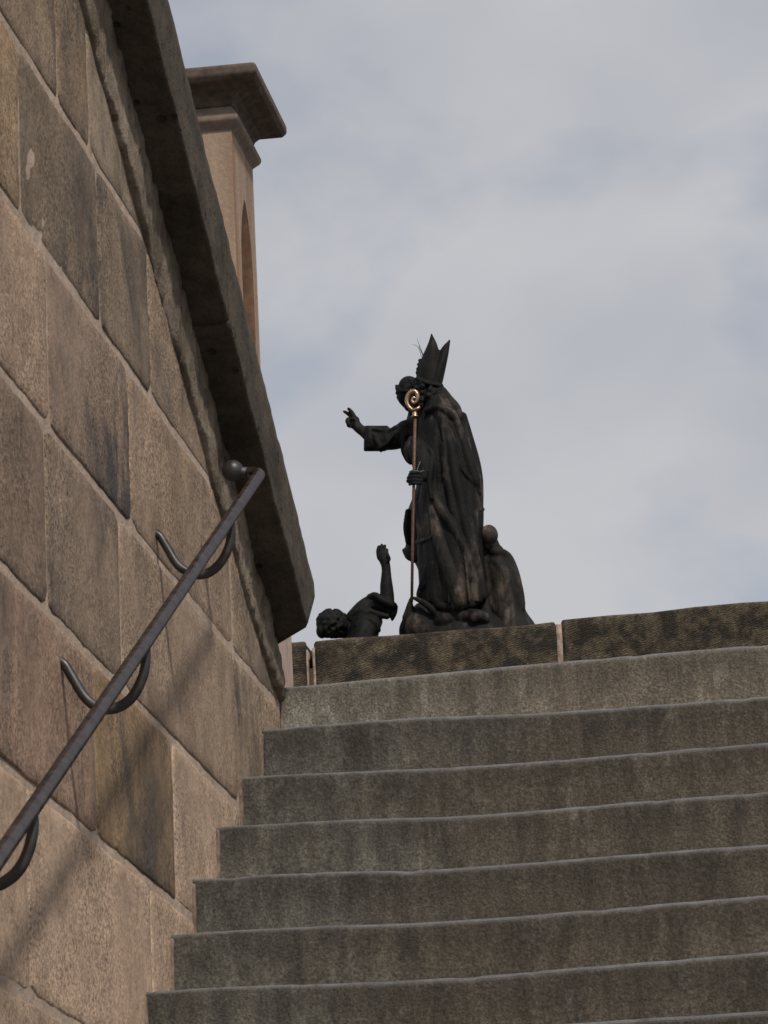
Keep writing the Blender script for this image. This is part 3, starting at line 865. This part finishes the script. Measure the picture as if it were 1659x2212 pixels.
# sleeve and forearm
fs = -.20
c.tube([(800, 840, -.10, 58), (798, 900, -.16, 66), (800, 960, -.20, 58), (812, 1020, -.22, 44), (806, 1062, -.24, 30)])
c.tube([(728, 815, .0, 34), (722, 880, -.06, 40), (718, 925, -.08, 30), (724, 962, -.08, 14)])
c.tube([(700, 830, .02, 18), (688, 880, -.02, 18), (700, 935, -.05, 16)]); c.tube([(735, 800, -.06, 16), (742, 870, -.115, 16), (738, 940, -.125, 14)])
c.tube([(760, 850, -.10, 40), (745, 900, -.12, 38), (752, 960, -.14, 26)])
for E_ in ([(815, 650), (850, 608), (910, 598), (950, 640), (985, 760), (1020, 900), (1075, 1020), (1150, 1110), (1176, 1152)], [(800, 820), (850, 880), (875, 960), (880, 1080), (900, 1220), (960, 1320), (1030, 1430), (1090, 1560), (1140, 1720)],
           [(762, 1500), (810, 1490), (860, 1460), (872, 1380)], [(862, 1640), (850, 1720), (800, 1810)], [(965, 1600), (975, 1750), (978, 1905)], [(1085, 1600), (1105, 1750), (1115, 1900)], [(930, 700), (950, 900), (940, 1060)], [(1110, 800), (1140, 1000), (1165, 1250), (1160, 1420)]):
    c.tube([(x, y, fr(x, y)-.016, 10) for x, y in E_])                       # turned cloth edges
c.tube([(1160, 1285, -.16, 12), (1190, 1280, -.10, 12), (1212, 1276, -.02, 10)])
c.tube([(842, 860, -.17, 24), (858, 950, -.215, 26), (850, 1040, -.235, 26), (845, 1110, -.235, 24), (855, 1200, -.235, 20)])
bishop = c.fire('bishop_figure', M_STAT, .0065, 2); bishop['label'] = 'robed figure in a pointed mitre holding a staff'
c = Clay()
ridge([(856, 1130, 20), (880, 1300, 30), (905, 1450, 36), (950, 1600, 42), (1000, 1750, 48), (1030, 1850, 50), (1040, 1895, 44)], .006)
c.fire('robe_fold', M_STAT2, .0075, 3).parent = bishop
# head, hair and mitre
c = Clay()
c.ball(812, 500, -.02, 82, 96, 92, .2); c.ball(748, 545, -.02, 45, 62, 60, .15); c.ball(735, 610, -.02, 34, 40, 50)   # head, face, beard
c.tube([(708, 540, -.02, 14), (700, 565, -.02, 13)])
c.tube([(840, 560, -.02, 70), (870, 640, 0, 80)])
rr = random.Random(4)
for q in range(120):
    a = rr.uniform(0, 2*math.pi); hgt = rr.uniform(-1, 1)
    x = 838+hgt*8+math.cos(a)*92*(1-.15*abs(hgt)); y = 488+hgt*88; dd = -.02+math.sin(a)*.098
    if x < 752 and y > 430: continue
    c.ball(x, y, dd, rr.uniform(14, 24), n=8)
adopt(group, bishop)
hd = c.fire('head', M_STAT3, .007, 2); hd.parent = bishop
c = Clay()
c.loft([(90, 858, 863, .004, -.02), (110, 852, 872, .014, -.02), (150, 840, 893, .035, -.02), (200, 818, 910, .058, -.02), (240, 800, 917, .072, -.02), (310, 768, 925, .088, -.02), (390, 755, 930, .095, -.02), (440, 765, 925, .095, -.02)], 8, 40)
c.loft([(132, 982, 988, .004, -.02), (150, 962, 987, .014, -.02), (180, 932, 982, .034, -.02), (215, 914, 978, .055, -.02), (270, 890, 968, .075, -.02), (370, 845, 947, .092, -.02), (445, 830, 930, .095, -.02)], 8, 40)
c.tube([(758, 395, -.02-.06, 12), (830, 425, -.12, 13), (900, 440, -.10, 13), (930, 442, -.04, 12)])
for q in ((772, 300), (766, 330), (780, 272), (762, 355)): c.ball(q[0], q[1], -.03, 13, n=8)
mit = c.fire('mitre', M_STAT3, .006, 1); mit.parent = bishop
# left hand closed round the staff
c = Clay(); hz = -.315
c.ball(775, 1066, -.285, 34, 46, 26); c.tube([(812, 1060, -.24, 30), (790, 1064, -.27, 32)])
for (y, xe, r) in ((1034, 712, 13), (1056, 702, 13.5), (1079, 698, 13), (1101, 712, 11.5)):
    c.tube([(790, y+4, hz+.012, r), (765, y, hz-.012, r), (738, y, hz-.020, r), (xe+8, y+4, hz-.004, r*.95), (xe, y+9, hz+.016, r*.85)])
c.tube([(775, 1030, hz, 13), (745, 1018, hz-.004, 12), (722, 1024, hz+.004, 11)])
hnd = c.fire('hand', M_STAT3, .005, 1); hnd.parent = bishop

# --- monk behind the bishop, arm stretched out in blessing
MSEC = [(560, 720, 830, .10, .24), (640, 700, 880, .15, .24), (720, 680, 940, .18, .25), (860, 690, 960, .18, .26), (980, 730, 960, .18, .26), (1120, 760, 960, .18, .26), (1210, 728, 960, .18, .26),
        (1300, 692, 960, .19, .26), (1400, 673, 960, .20, .26), (1480, 680, 970, .20, .26), (1515, 690, 980, .20, .26), (1550, 670, 980, .20, .26), (1590, 684, 980, .20, .26), (1630, 745, 990, .20, .26), (1700, 775, 1000, .2, .26), (2060, 800, 1010, .2, .26)]
c = Clay(); c.loft(MSEC, 12, 80, lambda t, y: (abs(math.sin(4*t+.002*y))-.6)*.10)
c.tube([(700, 1290, .14, 20), (688, 1400, .12, 22), (700, 1500, .12, 18)])
c.tube([(672, 1552, .22, 14), (700, 1600, .14, 18), (745, 1628, .12, 14)])
c.tube([(770, 755, .20, 84), (690, 775, .20, 86), (610, 800, .20, 80), (545, 806, .20, 78)])
c.loft([(712, 410, 560, .045, .19), (730, 408, 580, .075, .19), (800, 406, 590, .09, .19), (860, 404, 570, .075, .19), (889, 404, 540, .04, .19)], 6, 60, lambda t, y: .10*math.sin(9*t), 5.0)
c.ball(705, 725, .20, 90, 55, 90); c.ball(640, 745, .20, 60, 40, 70)
c.tube([(620, 720, .13, 12), (560, 745, .12, 12), (470, 735, .11, 10)]); c.tube([(610, 760, .115, 12), (560, 830, .11, 14), (500, 870, .12, 14)])
c.tube([(470, 770, .105, 10), (500, 840, .11, 14), (520, 886, .14, 10)])
c.tube([(670, 800, .13, 26), (680, 880, .13, 30), (705, 940, .14, 26), (720, 965, .15, 16)])
mk = c.fire('monk_figure', M_STAT3, .0085, 2); mk['label'] = 'bare-headed robed figure stretching out one arm'
adopt(group, mk)
c = Clay()
c.ball(708, 452, .18, 78, 80, 80); c.ball(690, 510, .18, 62, 72, 62, .15); c.ball(712, 575, .18, 42, 48, 48)
c.tube([(636, 520, .18, 15), (655, 552, .18, 15), (676, 580, .18, 12)]); c.tube([(630, 492, .18, 16), (648, 478, .13, 14), (690, 480, .105, 12)])
c.ball(694, 598, .18, 16, 12, 26)
c.tube([(740, 520, .2, 60), (770, 640, .22, 66)])
for q in range(80):
    a = rr.uniform(0, 2*math.pi)
    c.ball(700+math.cos(a)*76, 462+rr.uniform(-14, 20)+math.cos(a)*2, .18+math.sin(a)*.074, rr.uniform(9, 14), n=8)
c.fire('head', M_STAT3, .0065, 1).parent = mk
c = Clay(); d = .19
c.tube([(440, 785, d, 42), (400, 752, d, 38), (368, 728, d, 36), (345, 700, d, 38)]); c.ball(335, 688, d, 44, 48, 28, -.5)
c.tube([(345, 668, d-.012, 18), (328, 632, d-.014, 16), (312, 610, d-.014, 14), (300, 599, d-.014, 11)])
c.tube([(328, 662, d+.012, 17), (304, 638, d+.012, 15), (285, 625, d+.012, 13), (270, 617, d+.012, 10)])
c.tube([(318, 672, d, 15), (296, 668, d-.004, 13), (289, 686, d-.016, 12.5), (304, 704, d-.022, 12)])
c.tube([(322, 690, d+.012, 15), (300, 694, d+.004, 13), (298, 712, d-.012, 11.5), (314, 720, d-.018, 11)])
c.tube([(352, 700, d-.02, 15), (345, 672, d-.032, 12), (322, 668, d-.034, 10.5)])
c.fire('hand', M_STAT, .005, 1).parent = mk

# --- kneeling figure at the right
KSEC = [(1520, 1215, 1325, .10, .16), (1560, 1200, 1362, .15, .16), (1620, 1195, 1398, .18, .16), (1700, 1200, 1438, .20, .16), (1780, 1208, 1462, .20, .16), (1860, 1215, 1480, .20, .16),
        (1940, 1225, 1488, .20, .16), (1985, 1230, 1510, .21, .16), (2030, 1235, 1548, .22, .16), (2110, 1235, 1590, .23, .16), (2200, 1235, 1600, .23, .16), (2420, 1235, 1620, .25, .16)]
c = Clay(); c.loft(KSEC, 12, 80, lambda t, y: .02*math.sin(5*t)); kf = on_front(KSEC)
def kr(pts, lift=.01): c.tube([(x, y, kf(x, y)+lift, r) for x, y, r in pts])
kr([(1222, 1610, 40), (1238, 1700, 40), (1250, 1790, 36), (1262, 1880, 34), (1290, 1960, 30)], .016)
kr([(1290, 1565, 44), (1365, 1600, 42), (1412, 1690, 38), (1440, 1780, 34), (1460, 1870, 32), (1470, 1950, 26)], .014)
kr([(1300, 1640, 26), (1350, 1720, 30), (1370, 1800, 22)], .02)
c.ball(1205, 1530, .06, 46, 80, 60); c.tube([(1255, 1480, .10, 50), (1270, 1540, .10, 62), (1285, 1580, .12, 70)])
kn = c.fire('kneeling_figure', M_STAT2, .0085, 4); kn['label'] = 'crouching bare-backed figure behind the robed saint'
adopt(group, kn)
c = Clay(); c.ball(1250, 1450, .0, 62, 74, 68, .10); c.ball(1254, 1512, .03, 50, 46, 58)
mh = (c.fire('head', m_statue('bleached_statue_stone', (.035, .029, .024), (.20, .155, .12), 2.0, (.36, .50)), .006, 1)); mh.parent = kn

# --- crushed figure under the bishop's feet and the rocky base
c = Clay()
c.ball(795, 2095, -.10, 162, 150, 150); c.ball(800, 1985, -.10, 78, 85, 100)
c.tube([(722, 1872, -.20, 10), (716, 1915, -.19, 22), (712, 1960, -.17, 34), (705, 2010, -.15, 46)])
c.tube([(722, 1870, -.22, 9), (765, 1884, -.23, 18), (815, 1912, -.24, 24), (862, 1952, -.235, 26), (892, 1995, -.22, 20)])
c.ball(965, 2040, -.12, 120, 92, 140); c.ball(1065, 2020, -.13, 70, 78, 120); c.tube([(900, 1985, -.2, 26), (990, 1965, -.2, 34), (1080, 1965, -.2, 30)])
c.tube([(1110, 1990, -.20, 46), (1165, 1995, -.23, 48), (1215, 2010, -.20, 42)]); c.ball(1150, 2005, -.26, 34, 36, 30); c.ball(1090, 1990, -.24, 22, 30, 24)
c.loft([(1960, 780, 1260, .18, 0), (2060, 700, 1400, .30, .05), (2200, 620, 1600, .40, .05), (2420, 60, 1660, .55, .0)], 14, 60)
c.tube([(1215, 1900, -.06, 40), (1225, 1960, -.08, 44), (1240, 2030, -.1, 44), (1270, 2100, -.1, 40)]); c.ball(1050, 1960, .05, 190, 90, 180)
adopt(group, c.fire('crushed_figure', M_STAT, .0085, 2))

# --- man rising at the left with one arm raised
c = Clay(); d = -.05
c.loft([(1975, 330, 470, .10, d), (2020, 310, 540, .15, d), (2080, 300, 515, .17, d), (2130, 290, 500, .18, d), (2260, 200, 520, .2, d), (2420, 100, 560, .3, d)], 12, 50, lambda t, y: .04*math.sin(6*t))
c.tube([(320, 2010, d-.03, 46), (390, 1950, d-.03, 58), (460, 1915, d, 66), (540, 1935, d, 66), (575, 1965, d, 44)])
c.tube([(440, 1868, d-.05, 22), (480, 1858, d-.06, 26), (525, 1890, d-.07, 28), (580, 1915, d-.06, 30), (612, 1935, d-.02, 24), (606, 1985, d-.01, 20), (594, 2022, d, 12)])
c.tube([(425, 1895, d-.03, 20), (400, 1915, d-.05, 22), (440, 1960, d-.08, 24), (500, 1985, d-.08, 24), (560, 2000, d-.06, 22)])
c.tube([(330, 1985, d-.06, 22), (380, 1960, d-.08, 24), (420, 1975, d-.10, 22)]); c.tube([(360, 2060, d-.12, 24), (420, 2020, d-.12, 28), (480, 2040, d-.12, 26), (500, 2090, d-.1, 22)])
c.tube([(565, 1930, d, 50), (560, 1850, d, 50), (556, 1790, d, 46), (555, 1735, d, 38), (555, 1690, d, 33), (552, 1655, d, 33)])
rc = c.fire('rising_figure', M_STAT3, .0085, 2); rc['label'] = 'curly-haired figure with one arm raised at the left'
adopt(group, rc)
c = Clay()
c.tube([(553, 1680, d, 32), (550, 1650, d, 33), (540, 1618, d, 36)]); c.ball(533, 1592, d, 46, 46, 24)
c.tube([(502, 1590, d, 14), (498, 1560, d, 13.5), (503, 1528, d, 10)]); c.tube([(518, 1580, d-.004, 14), (518, 1545, d-.004, 13), (524, 1517, d-.002, 10)])
c.tube([(536, 1580, d-.004, 14), (540, 1548, d-.002, 13), (546, 1522, d, 10)]); c.tube([(553, 1590, d, 13), (558, 1566, d, 12), (562, 1548, d, 9)])
c.tube([(560, 1632, d-.02, 15), (574, 1612, d-.03, 13), (566, 1586, d-.036, 11)])
c.fire('hand', M_STAT3, .005, 1).parent = rc
c = Clay(); c.ball(190, 2050, d-.04, 98, 92, 100); c.tube([(230, 2090, d, 60), (320, 2080, d, 70)])
c.ball(120, 2100, d-.06, 40, 50, 60)
for q in range(330):
    v = Vector((rr.gauss(0, 1), rr.gauss(0, 1), rr.gauss(0, 1))).normalized()
    c.ball(190+v.x*101, 2045-v.z*94, d-.04+v.y*.100, rr.uniform(9, 17), n=8)
c.fire('head', M_STAT3, .007, 1).parent = rc

# plinth hidden behind the parapet, so that the group stands on something
ped = bevel_box('pedestal', S(100, 2200)[0]-.25, S(1700, 2200)[0]+.2, SY-.75, SY+.75, GROUND, base_z+.01, M_DARK, .02)
tag(ped, 'tall masonry pedestal behind the parapet carrying the statue group', 'pedestal')

# ---------------------------------------------------------------- crosier
cz = -.315
cro = tag(empty('crosier', S(728, 1890, cz)), 'thin reddish metal staff with gilded crook held upright by the mitred statue', 'crosier')
adopt(cro, tube('staff', [S(750, 655, cz), S(741, 1065, cz), S(733, 1500, cz), S(727, 1900, cz)], [.0105, .0105, .0105, .010], M_ROD, 12))
kb = S(748, 655, cz)
adopt(cro, lathe('knob', kb, [(.010, -.004), (.024, .0), (.026, .006), (.016, .016), (.019, .026), (.017, .034), (.009, .040), (.006, .046)], M_GOLD, 20))
ck = [(750, 612), (722, 600), (702, 575), (694, 545), (700, 512), (718, 488), (742, 480), (760, 492), (766, 516), (760, 545), (746, 560), (732, 552), (730, 534), (740, 522), (749, 530)]
pth = smooth_path([S(x, y, cz) for x, y in ck], 6); n = len(pth)
rads = np.interp(np.arange(n), [0, n*.1, n*.35, n*.6, n*.8, n], [.010, .013, .015, .013, .010, .007])
adopt(cro, tube('crook', pth, list(rads), M_GOLD, 14))
lf = smooth_path([S(730, 606, cz-.004), S(752, 604, cz-.012), (S(772, 594, cz-.012)), S(778, 582, cz-.008)], 5)
adopt(cro, tube('crook_leaf', lf, list(np.interp(np.arange(len(lf)), [0, len(lf)*.5, len(lf)], [.008, .014, .006])), M_GOLD, 12))
lf = smooth_path([S(706, 505, cz), S(714, 488, cz), S(719, 468, cz)], 5)
adopt(cro, tube('crook_tip', lf, list(np.linspace(.009, .002, len(lf))), M_GOLD, 10))
# wire tying the staff to the hand
loop = [S(745+34*math.cos(a), 1022+5*math.sin(a*1.0), cz-.01+.034*math.sin(a)) for a in np.linspace(0, 2*math.pi, 30)]
adopt(cro, tube('wire', loop, .0028, M_WIRE, 8))
adopt(cro, tube('wire', smooth_path([S(775, 1024, cz-.01), S(800, 1018, cz+.03), S(835, 1006, fr(835, 1006)-.035), S(872, 990, fr(872, 990)-.03)], 5), .0022, M_WIRE, 8))
adopt(cro, tube('wire', smooth_path([S(763, 1016, cz), S(772, 985, cz+.04), S(785, 955, cz+.06)], 5), .0018, M_WIRE, 8))

# ---------------------------------------------------------------- weeds on the mitre
wd = tag(empty('weed', S(798, 245, -.03)), 'small tuft of dry grass sprouting from the mitre of the statue', 'plant')
for pts in ([(803, 246), (786, 190), (770, 150), (766, 126)], [(802, 238), (782, 196), (762, 174), (729, 166)], [(792, 250), (784, 220), (776, 196), (770, 176)], [(806, 236), (790, 200), (776, 172)]):
    pp = smooth_path([S(x, y, -.03) for x, y in pts], 5)
    adopt(wd, tube('grass_blade', pp, list(np.linspace(.0026, .0012, len(pp))), M_GRASS, 6))
